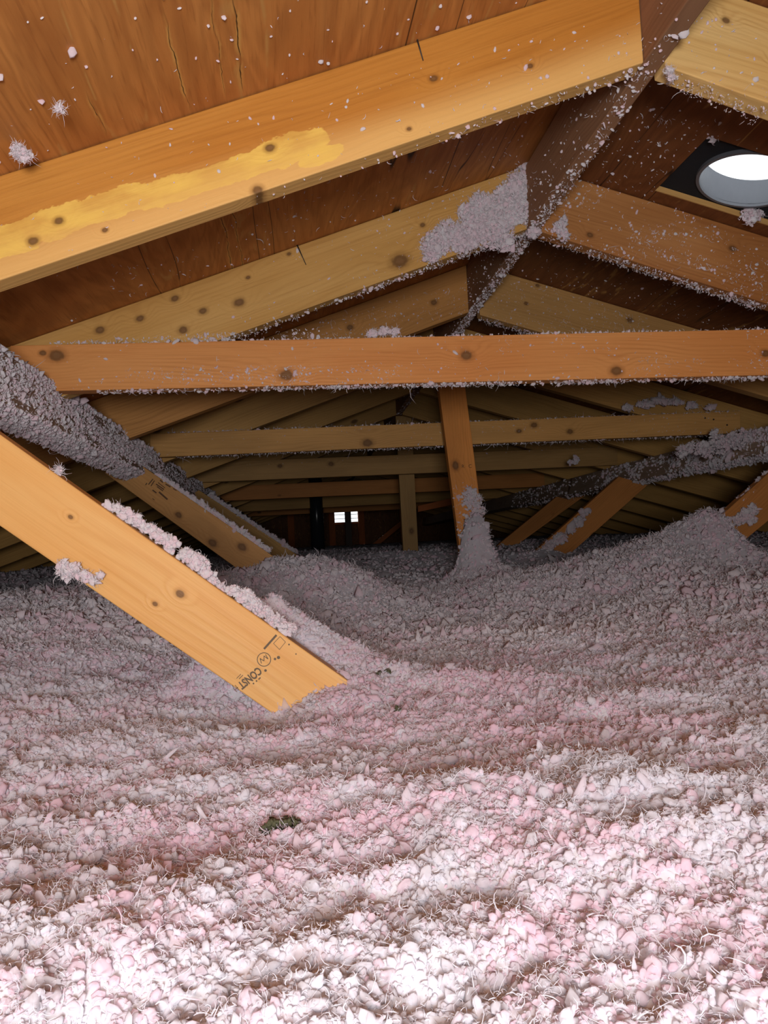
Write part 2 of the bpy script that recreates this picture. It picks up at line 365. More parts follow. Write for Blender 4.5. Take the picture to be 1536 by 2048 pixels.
def insulation():
    ys = [-1.0]
    while ys[-1] < GABLE:
        y = ys[-1]; ys.append(y + (.03 if y < .1 else max(.004, y * .0085)))
    ys = np.array(ys); ys[-1] = GABLE
    nx = 520; s = np.linspace(-1, 1, nx)
    a = .18 + .42 * np.clip(ys, .2, 20); b = np.arcsinh(4.1 / a)
    X = XC + .0 * ys[:, None] + (a[:, None] * np.sinh(b[:, None] * s[None])) - .45 * np.exp(-ys[:, None].clip(0) / 1.2) * (1 - s[None] ** 2)
    Y = np.broadcast_to(ys[:, None], X.shape)
    Z = ground(X, Y)
    # never above the roof planes near the eaves
    rz = np.where(X < XC, ZTOP - ML * (XC - X), ZTOP - MR * (X - XC)) - .02
    Z = np.minimum(Z, rz)
    V = np.stack([X, Y, Z], -1).reshape(-1, 3)
    i = np.arange(len(ys) * nx).reshape(len(ys), nx)
    q = np.stack([i[:-1, :-1], i[:-1, 1:], i[1:, 1:], i[1:, :-1]], -1).reshape(-1, 4)
    tri = np.concatenate([q[:, [0, 1, 2]], q[:, [0, 2, 3]]])
    parts = [(V, tri, .25 + .3 * vnoise(V[:, 0] * 40, V[:, 1] * 40, 9))]
    def scatter(n, y0, y1, pw=1.0, wx=.62, pad=.26):
        y = y0 + (y1 - y0) * rng.random(int(n * 1.0)) ** pw
        xc = .115 * y; hw = wx * y + pad
        x = xc + hw * rng.uniform(-1, 1, len(y))
        keep = rng.random(len(y)) < (hw / hw.max())
        return x[keep], y[keep]
    def tuft(n, y0, y1, rm, sub, sig=.35, lift=.3, pw=1.0):
        x, y = scatter(n, y0, y1, pw)
        R = rm * np.exp(rng.normal(0, sig, len(x))).clip(.3, 3.2)
        z = ground(x, y) + R * rng.uniform(-.3, lift + .3, len(x))
        P = np.stack([x, y, z], -1)
        t = (.36 + .35 * vnoise(x * 9, y * 9, 11) + .3 * vnoise(x * 35, y * 35, 12) + .35 * np.exp(-((x - .12) / .2) ** 2 - ((y - .8) / .16) ** 2) + rng.normal(0, .26, len(x))).clip(-.3, 1.3)
        parts.append(nodules(P, R, sub, tint=t))
    def fib(n, y0, y1, L, w, S=4, pw=1.0):
        x, y = scatter(n, y0, y1, pw)
        z = ground(x, y) + rng.uniform(.0, .0065, len(x))
        P = np.stack([x, y, z], -1)
        D = rng.normal(size=P.shape); D[:, 2] = np.abs(D[:, 2]) * np.where(y > 1.4, .8, .45) + .02
        parts.append(curls(P, D, None, L * np.exp(rng.normal(0, .4, len(x))), w * np.exp(rng.normal(0, .3, len(x))), S, tint=rng.normal(.12, .2, len(x))))
    tuft(76000, .2, .55, .00128, 1, .45, .5)
    tuft(84000, .5, .9, .0016, 1, .45, .5)
    tuft(112000, .85, 1.6, .0022, 0, .42, .5)
    tuft(72000, 1.5, 2.75, .0034, 0, .5, .6)
    tuft(1500, 1.4, 2.7, .0075, 1, .3, .2)
    tuft(28000, 2.6, 6.0, .0064, 0, pw=1.3)
    fib(52000, .2, .6, .0042, .00029, 4)
    fib(50000, .5, .95, .0055, .0004, 4)
    fib(5000, .2, .9, .009, .0004, 5)
    fib(58000, .85, 1.6, .0070, .00055, 3)
    fib(52000, 1.5, 2.7, .011, .0010, 3)
    fib(8000, 1.2, 2.7, .016, .0012, 4)
    fib(6000, 2.1, 2.75, .018, .0013, 4)
    V, Fc, T = merge(parts)
    me = np_mesh('blown_insulation', V, Fc, T); o = link('blown_insulation', me, M_FLUFF); me.materials.append(M_BED)
    me.materials.append(M_FAR)
    fy = V[Fc[:, 0], 1]; mi = np.where(fy > 1.25 + .25 * rng.random(len(Fc)), 2, 0).astype(np.int32); mi[:len(tri)] = 1; me.polygons.foreach_set('material_index', mi)
    tag(o, 'pink and white loose blown fibreglass insulation covering the attic floor', 'insulation', kind='stuff')

FCOL = ((.82, .80, .86), (.89, .66, .76), (.74, .63, .70))
M_FLUFF = fluff_mat('pink_fibreglass', *FCOL, airy=.42)
M_FAR = fluff_mat('pink_fibreglass_tufts', (.90, .86, .90), (.90, .70, .79), (.62, .51, .58), airy=.08)
M_BED = fluff_mat('packed_fibreglass', *FCOL)
M_TUFT = fluff_mat('clinging_fibreglass', (.80, .765, .79), (.84, .66, .72), (.70, .60, .64), (0, -.45, 0), .6, .3, .2)

# ------------------------------------------------------------------ room shell
def on_left_slope(px, py):
    d = ray(px, py); return d * ((ZTOP - ML * XC) / (d.z - ML * d.x))
CHK = []
for px, py, w in ((478, 100, .0009), (358, 140, .0005), (437, 110, .0004)):
    p = on_left_slope(px, py); CHK.append((p.x, p.y - .09, p.y + .075, w))
p = on_left_slope(193, 230); CHK.append((p.x, p.y - .035, p.y + .03, .0006))
for px, py, w in ((458, 505, .0006), (482, 510, .0005)):
    p = on_left_slope(px, py); CHK.append((p.x, 1.2, 1.75, w))
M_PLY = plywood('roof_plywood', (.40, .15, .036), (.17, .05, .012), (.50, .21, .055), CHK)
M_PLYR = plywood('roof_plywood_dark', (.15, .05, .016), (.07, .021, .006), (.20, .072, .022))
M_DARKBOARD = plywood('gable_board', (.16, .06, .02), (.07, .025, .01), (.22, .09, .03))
M_SUB = plain('ceiling_board_top', (.35, .3, .27), .9)
def structure(name, verts, faces, mat, label=None):
    me = bpy.data.meshes.new(name); me.from_pydata(verts, [], faces); me.update()
    o = link(name, me, mat); o['kind'] = 'structure'
    if label: o['label'] = label
    return o
XL, XRT = XC - (ZTOP - ZFLOOR) / ML, XC + (ZTOP - ZFLOOR) / MR
Y0, Y1 = -1.05, GABLE
TH = .013
def slab(name, quads, mat, n):
    """list of planar quads thickened along n"""
    V, Fc = [], []; n = Vector(n)
    for q in quads:
        b = len(V); V += [tuple(Vector(p)) for p in q] + [tuple(Vector(p) + n * TH) for p in q]
        Fc += [(b, b + 1, b + 2, b + 3), (b + 7, b + 6, b + 5, b + 4)] + [(b + i, b + 4 + i, b + 4 + (i + 1) % 4, b + (i + 1) % 4) for i in range(4)]
    return structure(name, V, Fc, mat)
def rl(x, y): return (x, y, ZTOP - ML * (XC - x))
def rr(x, y): return (x, y, ZTOP - MR * (x - XC))
NL = Vector((-ML, 0, 1)).normalized(); NR = Vector((MR, 0, 1)).normalized()
slab('ceiling_left', [[rl(XL, Y0), rl(XC, Y0), rl(XC, Y1), rl(XL, Y1)]], M_PLY, NL)
# right slope, with the square hole cut for the roof vent
HX0, HX1, HY0, HY1 = .862, 1.165, 1.435, 1.672
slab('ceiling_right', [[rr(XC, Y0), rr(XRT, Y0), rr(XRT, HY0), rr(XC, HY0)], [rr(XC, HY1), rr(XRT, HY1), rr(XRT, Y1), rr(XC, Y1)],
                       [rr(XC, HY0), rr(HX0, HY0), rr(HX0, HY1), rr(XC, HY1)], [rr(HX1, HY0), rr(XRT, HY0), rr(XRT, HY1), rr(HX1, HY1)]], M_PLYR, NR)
structure('floor', [(XL, Y0, ZFLOOR), (XRT, Y0, ZFLOOR), (XRT, Y1, ZFLOOR), (XL, Y1, ZFLOOR)], [(0, 1, 2, 3)], M_SUB)
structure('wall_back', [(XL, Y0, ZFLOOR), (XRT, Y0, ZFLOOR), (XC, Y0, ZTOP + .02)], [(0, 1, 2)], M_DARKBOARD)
# far gable wall with the louvre opening
gp = lambda x, y: at(x, y, GABLE)
vA, vB = gp(668, 1013), gp(717, 1043)
VX0, VX1, VZ0, VZ1 = vA.x, vB.x, vB.z, vA.z
gy = GABLE
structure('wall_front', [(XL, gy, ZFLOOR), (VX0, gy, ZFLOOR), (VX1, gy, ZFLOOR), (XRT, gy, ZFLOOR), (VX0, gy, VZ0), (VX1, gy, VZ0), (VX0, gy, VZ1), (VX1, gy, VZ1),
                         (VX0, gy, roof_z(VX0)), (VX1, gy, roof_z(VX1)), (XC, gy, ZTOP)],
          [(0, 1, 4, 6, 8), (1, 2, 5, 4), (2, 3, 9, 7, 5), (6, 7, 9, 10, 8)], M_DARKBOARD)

# ------------------------------------------------------------------ lumber
PINE = wood('pine_lumber', (.40, .225, .07), (.22, .10, .027))
PINE_PALE = wood('pale_pine_lumber', (.53, .34, .125), (.34, .18, .055))
PINE_RED = wood('orange_pine_lumber', (.44, .18, .05), (.25, .085, .02))
GREY_WOOD = wood('dusty_grey_lumber', (.30, .21, .15), (.15, .09, .06), rough=.8)

ridge, _ = prism('ridge_board', [(XR0, -.9, ZRB), (XR1, -.9, ZRB), (XR1, -.9, ZTOP - .012), (XC, -.9, ZTOP - .004), (XR0, -.9, ZTOP - .012)], (0, GABLE + .88, 0), (0, 1, 0), wood('ridge_pine', (.24, .125, .065), (.14, .06, .03), rough=.8))
tag(ridge, 'dusty ridge board running along the peak between the two rows of rafters', 'ridge board')

ORD = ['nearest', 'second', 'third', 'fourth', 'fifth', 'sixth', 'seventh', 'eighth', 'ninth', 'tenth', 'eleventh', 'twelfth', 'thirteenth', 'fourteenth', 'fifteenth', 'sixteenth']
RY = [1.10, 1.715, 2.34] + [2.34 + .612 * k for k in range(1, 13)]
TK = .038
LB = [.736, .734, .732] + [.732] * 20
def rafter_left(k):
    Y = RY[k]; x0, x1 = XR0 - .001, XC - 3.55
    dz = (.885 - LB[k])
    b = lambda x: ZTOP - ML * (XC - x) - dz
    t = lambda x: ZTOP - ML * (XC - x) - .0015
    poly = [(x0, Y, b(x0)), (x1, Y, b(x1)), (x1, Y, t(x1)), (x0, Y, t(x0))]
    return prism('rafter', poly, (0, TK, 0), (x0 - x1, 0, b(x0) - b(x1)), PINE)
def rafter_right(k):
    Y = RY[k]; x0, x1 = XR1 + .001, XC + 4.2
    m, z0 = ((.375, .731), (.323, .726), (.30, .722))[k] if k < 3 else (MR, .731)
    xm = x0 + (1.4 if k < 2 else 0)
    def b(x): return max(z0 - m * (min(x, xm) - XC) - MR * max(0, x - xm), roof_z(x) - .2) if k < 3 else z0 - m * (x - XC)
    t = lambda x: roof_z(x) - .0015
    poly = [(x0, Y, b(x0))] + ([(xm, Y, b(xm))] if k < 2 else []) + [(x1, Y, b(x1)), (x1, Y, t(x1)), (x0, Y, t(x0))]
    return prism('rafter', poly, (0, TK, 0), (x1 - x0, 0, -MR * (x1 - x0)), PINE)
LLAB = ['thick golden rafter with a spreading yellow stain, nearest on the left slope',
        'knotty tan rafter holding a large pink fluff patch beside the ridge board',
        'brown rafter seen just above the nearest cross tie, third on the left slope']
RLAB = ['pale grainy rafter butting the ridge board at the upper right corner',
        'reddish rafter speckled with fluff directly below the round roof vent',
        'tan rafter behind the fluffy reddish one, third on the right slope']
RAFT = {}
for k in range(len(RY)):
    for side, fn, labs in (('left', rafter_left, LLAB), ('right', rafter_right, RLAB)):
        o, fr = fn(k); RAFT[side, k] = (o, fr)
        lab = labs[k] if k < 3 else '%s rafter back along the %s roof slope, dim brown pine' % (ORD[k], side)
        tag(o, lab, 'rafter', '%s slope rafters' % side)

o, fr = RAFT['left', 0]
setmat(o, wood('stained_rafter_pine', (.43, .17, .028), (.26, .085, .012), (.48, .21, .04), knots=loc_px(fr, 1.1, [(540, 296, 9), (118, 442, 8), (66, 482, 9), (515, 380, 10), (867, 157, 8), (1060, 132, 6), (818, 258, 5), (210, 460, 5)]),
     stain=stain_px(fr, 1.1, [(575, 300, 95, 34), (640, 312, 55, 18), (500, 330, 90, 26), (430, 352, 110, 26), (330, 382, 120, 28), (220, 410, 110, 30), (110, 445, 100, 34), (20, 480, 90, 34)]),
     sap=(.005, .075, (.70, .43, .15)), seed=3.1))
o, fr = RAFT['left', 1]
setmat(o, wood('knotty_rafter_pine', (.47, .255, .07), (.29, .13, .03), (.54, .315, .10), knots=loc_px(fr, 1.715, [(350, 597, 7), (406, 622, 7), (280, 637, 7), (200, 660, 8), (478, 605, 9), (578, 508, 4), (366, 660, 8), (496, 555, 4), (800, 522, 15), (845, 450, 5), (685, 640, 7)]), seed=5.7))
o, fr = RAFT['left', 2]; setmat(o, wood('dull_rafter_pine', (.36, .17, .05), (.2, .08, .02), knots=loc_px(fr, 2.34, [(868, 605, 6), (700, 655, 6)]), seed=1.3))
o, fr = RAFT['right', 0]; setmat(o, wood('pale_rafter_pine', (.62, .37, .12), (.42, .2, .05), (.68, .45, .18), knots=loc_px(fr, 1.1, [(1452, 41, 8), (1560, 120, 8)]), seed=8.2))
o, fr = RAFT['right', 1]; setmat(o, wood('reddish_rafter_pine', (.33, .13, .038), (.19, .06, .016), (.40, .18, .06), knots=loc_px(fr, 1.715, [(1230, 352, 12), (1465, 497, 7), (1180, 470, 6)]), seed=2.2))
o, fr = RAFT['right', 2]; setmat(o, wood('tan_rafter_pine', (.40, .22, .075), (.24, .11, .03), knots=loc_px(fr, 2.34, [(1075, 571, 4), (1052, 607, 4), (1260, 640, 6)]), seed=6.4))

# collar ties, one on the front of every other rafter
TIE_Z, TIE_H = .466, .1
TLAB = ['orange cross tie stretching right across the attic, nearest of all the ties',
        'second cross tie back, tan board passing behind the leaning post',
        'third cross tie back, dull brown board in front of the far post',
        'fourth cross tie back, dim board above the far vent', 'fifth cross tie back, dark board above the far vent', 'sixth cross tie back, nearly lost in the dark',
        'seventh cross tie back, nearly black board by the gable']
TIES = []
for i, k in enumerate((1, 3, 5, 7, 9, 11)):
    Y = RY[k] - TK - .001
    if i == 0: pts = [at(x, y, Y) for x, y in ((20, 784), (1536, 750), (1536, 658), (20, 691))]; pts[1] = pts[1] + (pts[1] - pts[0]).normalized() * .62; pts[2] = pts[2] + (pts[2] - pts[3]).normalized() * .62
    elif i == 1: pts = [at(x, y, Y) for x, y in ((300, 915), (1481, 866), (1481, 822), (300, 868))]
    elif i == 2: pts = [at(x, y, Y) for x, y in ((372, 966), (1235, 930), (1235, 893), (372, 940 - 14))]
    else:
        dz = (0, 0, 0, .004, -.012, .005, 0)[i]
        pts = [Vector((-.56, Y, TIE_Z - TIE_H + dz)), Vector((1.78, Y, TIE_Z - TIE_H + .01)), Vector((1.78, Y, TIE_Z + .01)), Vector((-.56, Y, TIE_Z + dz))]
    if i < 3:
        for p in pts: p.y = Y
    o, fr = prism('collar_tie', pts, (0, TK, 0), pts[1] - pts[0], PINE_RED if i in (3, 5) else PINE)
    tag(o, TLAB[i], 'cross tie', 'cross ties between the roof slopes'); TIES.append((o, fr, Y))
o, fr, Y = TIES[0]; setmat(o, wood('orange_tie_pine', (.56, .22, .062), (.36, .12, .028), (.61, .27, .085), knots=loc_px(fr, Y, [(113, 711, 13), (86, 706, 6), (933, 711, 11), (573, 750, 12), (1233, 742, 11), (1531, 707, 9)]), seed=4.4))
o, fr, Y = TIES[1]; setmat(o, wood('tan_tie_pine', (.47, .25, .08), (.30, .14, .04), knots=loc_px(fr, Y, [(735, 886, 9), (1068, 850, 6), (1140, 863, 6), (1038, 862, 5)]), seed=9.4))
o, fr, Y = TIES[2]; setmat(o, wood('dull_tie_pine', (.38, .22, .08), (.24, .12, .035), knots=loc_px(fr, Y, [(662, 928, 5), (560, 932, 4)]), seed=9.9))

# posts under the ridge
def post(px, Y, label, ztop, mat, name='post', t=TK):
    pts = [at(x, y, Y) for x, y in px]
    for p in pts: p.y = Y
    d0 = (pts[3] - pts[0]).normalized(); d1 = (pts[2] - pts[1]).normalized()
    pts[3] = pts[3] + d0 * ((ztop - pts[3].z) / d0.z); pts[2] = pts[2] + d1 * ((ztop - pts[2].z) / d1.z)
    pts[0] = pts[0] - d0 * .12; pts[1] = pts[1] - d1 * .12
    o, fr = prism(name, pts, (0, t, 0), pts[3] - pts[0], mat)
    tag(o, label, 'post'); return o, fr
P1Y, P2Y = 2.75, 4.25
post1, fr1 = post([(921, 1110), (974, 1110), (930, 770), (877, 770)], P1Y, 'leaning orange post with its foot buried in a heap of pink fluff', .74, PINE_RED)
setmat(post1, wood('orange_post_pine', (.55, .215, .05), (.36, .12, .024), knots=loc_px(fr1, P1Y, [(911, 931, 8)]), seed=.7))
post2, fr2 = post([(807, 1108), (837, 1108), (829, 950), (798, 950)], P2Y, 'dull brown upright post further back, behind the third cross tie', ZRB + .0, PINE_PALE)
setmat(post2, wood('brown_post_pine', (.34, .20, .075), (.21, .105, .035), knots=loc_px(fr2, P2Y, [(823, 1062, 5)]), seed=.2))

# purlins running under the rafters
PL = [(-.505, .378), (-.473, .27), (-.53, .25), (-.562, .358)]
plo, _ = prism('purlin', [(x, .25, z) for x, z in PL], (0, GABLE - .27, 0), (0, 1, 0), GREY_WOOD)
tag(plo, 'fluff-caked purlin running back under the left slope rafters', 'purlin')
PR = [(1.735, .375), (1.705, .272), (1.765, .255), (1.80, .355)]
pro, _ = prism('purlin', [(x, .6, z) for x, z in PR], (0, GABLE - .62, 0), (0, 1, 0), GREY_WOOD)
tag(pro, 'dim purlin running back under the right slope rafters', 'purlin')

# diagonal braces
def brace(px, Y, label, mat, ext0=0.0, ext1=0.12):
    """px: top-edge start, top-edge end, bottom-edge end, bottom-edge start (start = purlin end)"""
    a, b, c, d = [at(x, y, Y) for x, y in px]
    for p in (a, b, c, d): p.y = Y
    u = ((b - a).normalized() + (c - d).normalized()).normalized()
    a -= u * ext0; d -= u * ext0; b += u * ext1; c += u * ext1
    o, fr = prism('brace', [d, c, b, a], (0, TK, 0), u, mat)
    tag(o, label, 'brace'); return o, fr
B1Y, B2Y, B3Y = 1.02, 2.46, 3.67
b1, fb1 = brace([(0, 868), (690, 1358), (560, 1437), (0, 1053)], B1Y, 'bright lumber brace slanting down into the fluff, with a black grade stamp', PINE, ext0=.12, ext1=.06)
setmat(b1, wood('bright_brace_pine', (.60, .31, .095), (.50, .225, .055), (.64, .39, .15), knots=loc_px(fb1, B1Y, [(310, 1208, 5), (360, 1188, 8), (141, 1034, 5)]), ring=.017, seed=2.9, rough=.45))
b2, fb2 = brace([(285, 932), (547, 1112), (492, 1151), (208, 945)], B2Y, 'smaller brown brace just behind the stamped one, dark ink marks near its top', PINE, ext0=0, ext1=.12)
setmat(b2, wood('brown_brace_pine', (.42, .215, .072), (.28, .12, .036), knots=loc_px(fb2, B2Y, [(357, 1030, 6), (425, 1086, 8), (484, 1094, 8)]), seed=7.7))
b3, _ = brace([(405, 985), (598, 1112), (565, 1132), (372, 1003)], B3Y, 'dim brown brace mostly hidden behind the ink-marked one', PINE, ext0=.02)
b4, _ = brace([(1452, 1014), (1395, 1072), (1445, 1112), (1502, 1054)], 2.5, '', PINE_RED) if False else (None, None)
c1, fc1 = brace([(1536, 945), (1435, 1040), (1478, 1088), (1580, 1008)], 2.5, 'orange brace at the right edge, foot heaped with pink fluff', PINE_RED, ext0=.12, ext1=.1)
c2, fc2 = brace([(1232, 958), (1062, 1110), (1108, 1136), (1290, 975)], 3.75, 'brown brace carrying a strip of fluff, middle one under the right purlin', PINE_RED, ext0=.02, ext1=.12)
c3, fc3 = brace([(1120, 988), (1000, 1088), (1018, 1100), (1172, 990)], 4.9, 'small dim brace furthest back under the right purlin', PINE_RED, ext0=.01, ext1=.15)

# grade stamps: ink on the lumber
M_INK = plain('faded_black_ink', (.12, .085, .055), .8)
M_INK2 = plain('brown_ink', (.10, .05, .025), .8)
def ink_text(parent, s, c, along, upv, size, Y, name='grade_stamp', mat=M_INK, align='LEFT', sx=1.0):
    cu = bpy.data.curves.new('t', 'FONT'); cu.body = s; cu.size = size; cu.align_x = align; cu.extrude = 0; cu.resolution_u = 3; cu.offset = .0005 if size < .016 else 0
    tmp = bpy.data.objects.new('t', cu); COL.objects.link(tmp)
    me = bpy.data.meshes.new_from_object(tmp.evaluated_get(bpy.context.evaluated_depsgraph_get()))
    bpy.data.objects.remove(tmp)
    o = link(name, me, mat)
    X = Vector(along).normalized(); U = Vector(upv); U = (U - X * U.dot(X)).normalized(); N = X.cross(U)
    M = Matrix((X * sx, U, N)).transposed().to_4x4(); M.translation = Vector(c) + Vector((0, -.0006, 0)); o.matrix_world = M
    keep_parent(o, parent); return o
def ink_poly(bm, pts, z=0.0):
    bm.faces.new([bm.verts.new(p) for p in pts])
def ink_shapes(parent, Y, polys, name='grade_stamp', mat=M_INK):
    bm = bmesh.new()
    for p in polys: ink_poly(bm, [tuple(at(x, y, Y) * ((Y - .0006) / Y)) for x, y in p])
    bmesh.ops.recalc_face_normals(bm, faces=bm.faces)
    me = bpy.data.meshes.new(name); bm.to_mesh(me); bm.free(); o = link(name, me, mat); keep_parent(o, parent); return o
def seg(x0, y0, x1, y1, w):
    dx, dy = x1 - x0, y1 - y0; l = math.hypot(dx, dy); nx_, ny_ = -dy / l * w / 2, dx / l * w / 2
    return [(x0 + nx_, y0 + ny_), (x1 + nx_, y1 + ny_), (x1 - nx_, y1 - ny_), (x0 - nx_, y0 - ny_)]
def ringpx(cx_, cy_, r, w, n=22):
    return [[(cx_ + (r - w / 2) * math.cos(a), cy_ + (r - w / 2) * math.sin(a)), (cx_ + (r + w / 2) * math.cos(a), cy_ + (r + w / 2) * math.sin(a)),
             (cx_ + (r + w / 2) * math.cos(b), cy_ + (r + w / 2) * math.sin(b)), (cx_ + (r - w / 2) * math.cos(b), cy_ + (r - w / 2) * math.sin(b))]
            for a, b in ((6.2832 * i / n, 6.2832 * (i + 1) / n) for i in range(n))]
def disc(cx_, cy_, r, n=8): return [(cx_ + r * math.cos(6.2832 * i / n), cy_ + r * math.sin(6.2832 * i / n)) for i in range(n)]
tl = at(521, 1337, B1Y); br = at(478, 1373, B1Y); upp = at(521 + 12, 1337 + 15, B1Y) - tl
ink_text(b1, 'CONST', at(516, 1333, B1Y), br - tl, upp, .0145, B1Y, sx=.70)
st = ringpx(528, 1319, 13.5, 1.6)
st += [seg(523, 1327, 520, 1317, 1.5), seg(520, 1317, 528, 1322, 1.5), seg(528, 1322, 528, 1312, 1.5), seg(528, 1312, 536, 1318, 1.5), seg(536, 1318, 531, 1309, 1.5)]
st += [seg(528, 1298, 553, 1270, 4.2)]
st += [seg(547, 1287, 560, 1273, 1), seg(560, 1273, 571, 1284, 1), seg(571, 1284, 559, 1299, 1), seg(559, 1299, 547, 1287, 1)]
st += [disc(553 + 4, 1315, 3.4), disc(550, 1318, 2.6), disc(531, 1341, 2.8), disc(520, 1356, 1.6), disc(513, 1362, 1.8), disc(507, 1367, 1.8), disc(578, 1289, 1.8), disc(592, 1308, 1.5), disc(518, 1358, 1.6)]
st += [seg(486, 1350, 478, 1358, 1.4), seg(482, 1348, 473, 1357, 1.2), seg(476, 1374, 470, 1380, 1.2), seg(470, 1370, 478, 1380, 1.2), seg(466, 1376, 474, 1384, 1.2), seg(484, 1386, 491, 1392, 1.2), seg(464, 1370, 468, 1376, 1.2)]
ink_shapes(b1, B1Y, st)
st = [seg(297, 969, 306, 958, 2.2), seg(302, 972, 309, 961, 2), seg(291, 970, 294, 966, 2), seg(312, 968, 328, 979, 2.4), seg(314, 973, 326, 982, 2), seg(316, 965, 330, 976, 1.6),
      seg(305, 980, 313, 986, 2.6), seg(318, 984, 335, 999, 3.4), seg(320, 960, 326, 965, 2.6), seg(331, 968, 341, 974, 2.6), seg(346, 977, 353, 981, 1.8), seg(305, 997, 309, 1000, 1.4)]
ink_shapes(b2, B2Y, st, 'ink_mark', M_INK2)
a_ = at(925, 938, P1Y); ink_text(post1, 'R   C', at(923, 936, P1Y), at(960, 935, P1Y) - at(923, 936, P1Y), (0, 0, 1), .018, P1Y, 'ink_mark', M_INK2)

# nails
M_NAIL = plain('rusty_nail', (.05, .04, .035), .5, .6)
def nail(parent, px0, px1, Y, r=.0011):
    p0 = at(*px0, Y) - Vector((0, .0012, 0)); p1 = at(*px1, Y) - Vector((0, .0012, 0))
    o = tube('nail', p0, p1, r * 1.2, r * .6, 8, M_NAIL); keep_parent(o, parent)
nail(RAFT['left', 0][0], (829, 62), (846, 122), 1.1, .0014)
nail(RAFT['left', 1][0], (594, 490), (612, 530), 1.715, .0014)
for p in ((1410, 836), (1427, 839), (1454, 850)):
    q = at(*p, TIES[1][2]); o = tube('nail', q + Vector((0, .002, 0)), q - Vector((0, .0015, 0)), .0035, .0035, 10, M_NAIL); keep_parent(o, TIES[1][0])

# ------------------------------------------------------------------ round roof vent (flashing, collar) in the right slope
M_BLACK = plain('black_roof_felt', (.012, .013, .016), .85)
M_GALV = plain('galvanised_steel', (.15, .16, .18), .42, .35, .08)
M_EDGE = wood('cut_plywood_edge', (.50, .29, .10), (.3, .15, .05), generic=False)
bpy.context.view_layer.update()
ex = Vector((1, 0, -MR)).normalized(); ey = Vector((0, 1, 0)); ez = NR
vc = Vector(rr(1.012, 1.545)); RV = .108
root = bpy.data.objects.new('roof_vent', None); COL.objects.link(root); root.location = vc
tag(root, 'round galvanised roof vent opening to bright daylight in a black square', 'roof vent')
bpy.context.view_layer.update()
def ring_mesh(prof, n=64):
    """lathe of (radius, height) pairs around ez at vc"""
    V, Fc = [], []
    for i in range(n):
        a = 6.2832 * i / n; d = ex * math.cos(a) + ey * math.sin(a)
        V += [tuple(vc + d * r + ez * h) for r, h in prof]
    k = len(prof)
    for i in range(n):
        j = (i + 1) % n
        Fc += [(i * k + m, j * k + m, j * k + (m + 1) % k, i * k + (m + 1) % k) for m in range(k)]
    return V, Fc
def lathe(name, prof, mat):
    V, Fc = ring_mesh(prof); me = bpy.data.meshes.new(name); me.from_pydata(V, [], Fc); me.update()
    for f in me.polygons: f.use_smooth = False
    o = link(name, me, mat); keep_parent(o, root); return o
# flat black plate over the hole with a round opening
n = 64; V = []; Fc = []
for lay in (TH + .001, TH + .004):
    for i in range(n):
        a = 6.2832 * i / n; d = ex * math.cos(a) + ey * math.sin(a)
        V.append(tuple(vc + d * RV + ez * lay))
        sq = max(abs(math.cos(a)), abs(math.sin(a))); V.append(tuple(vc + d * (.21 / sq) + ez * lay))
for i in range(n):
    j = (i + 1) % n; o2 = 2 * n
    Fc += [(2 * i, 2 * j, 2 * j + 1, 2 * i + 1), (o2 + 2 * i, o2 + 2 * i + 1, o2 + 2 * j + 1, o2 + 2 * j), (2 * i, o2 + 2 * i, o2 + 2 * j, 2 * j), (2 * i + 1, 2 * j + 1, o2 + 2 * j + 1, o2 + 2 * i + 1)]
me = bpy.data.meshes.new('flashing'); me.from_pydata(V, [], Fc); me.update(); o = link('flashing', me, M_BLACK); keep_parent(o, root)
lathe('collar', [(RV, .012), (RV + .0015, .012), (RV + .0015, .075), (RV, .075)], M_GALV)
lathe('collar_lip', [(RV - .006, .006), (RV + .001, .006), (RV + .001, .0125), (RV - .006, .0125)], M_GALV)
o, _ = prism('cut_edge', [rr(HX0, HY1 - .001), rr(HX1, HY1 - .001), tuple(Vector(rr(HX1, HY1 - .001)) + ez * TH), tuple(Vector(rr(HX0, HY1 - .001)) + ez * TH)], (0, -.003, 0), ex, M_EDGE, 0)
keep_parent(o, root); o['label'] = 'pale cut plywood edge'

# ------------------------------------------------------------------ far gable: louvre vent, studs, pipe
M_FRAME = wood('stud_pine', (.42, .12, .03), (.25, .06, .015), generic=False)
M_SLAT = plain('vent_slat', (.35, .36, .38), .6)
vent = bpy.data.objects.new('gable_vent', None); COL.objects.link(vent); vent.location = ((VX0 + VX1) / 2, gy, VZ0)
tag(vent, 'small bright louvred vent in the far end wall', 'vent'); bpy.context.view_layer.update()
for i in range(5):
    z = VZ0 + (VZ1 - VZ0) * i / 4
    o, _ = prism('slat', [(VX0 - .01, gy + .012, z - .006), (VX0 - .01, gy + .04, z - .010), (VX0 - .01, gy + .04, z - .006), (VX0 - .01, gy + .012, z - .002)], (VX1 - VX0 + .02, 0, 0), (1, 0, 0), M_SLAT, 0)
    keep_parent(o, vent)
for nm, a, b in (('frame', (VX0 - .03, VZ0 - .03), (VX1 + .03, VZ0 - .004)), ('frame', (VX0 - .03, VZ1 + .004), (VX1 + .03, VZ1 + .03))):
    o, _ = prism(nm, [(a[0], gy - .012, a[1]), (b[0], gy - .012, a[1]), (b[0], gy - .012, b[1]), (a[0], gy - .012, b[1])], (0, .011, 0), (1, 0, 0), M_FRAME, 0); keep_parent(o, vent)
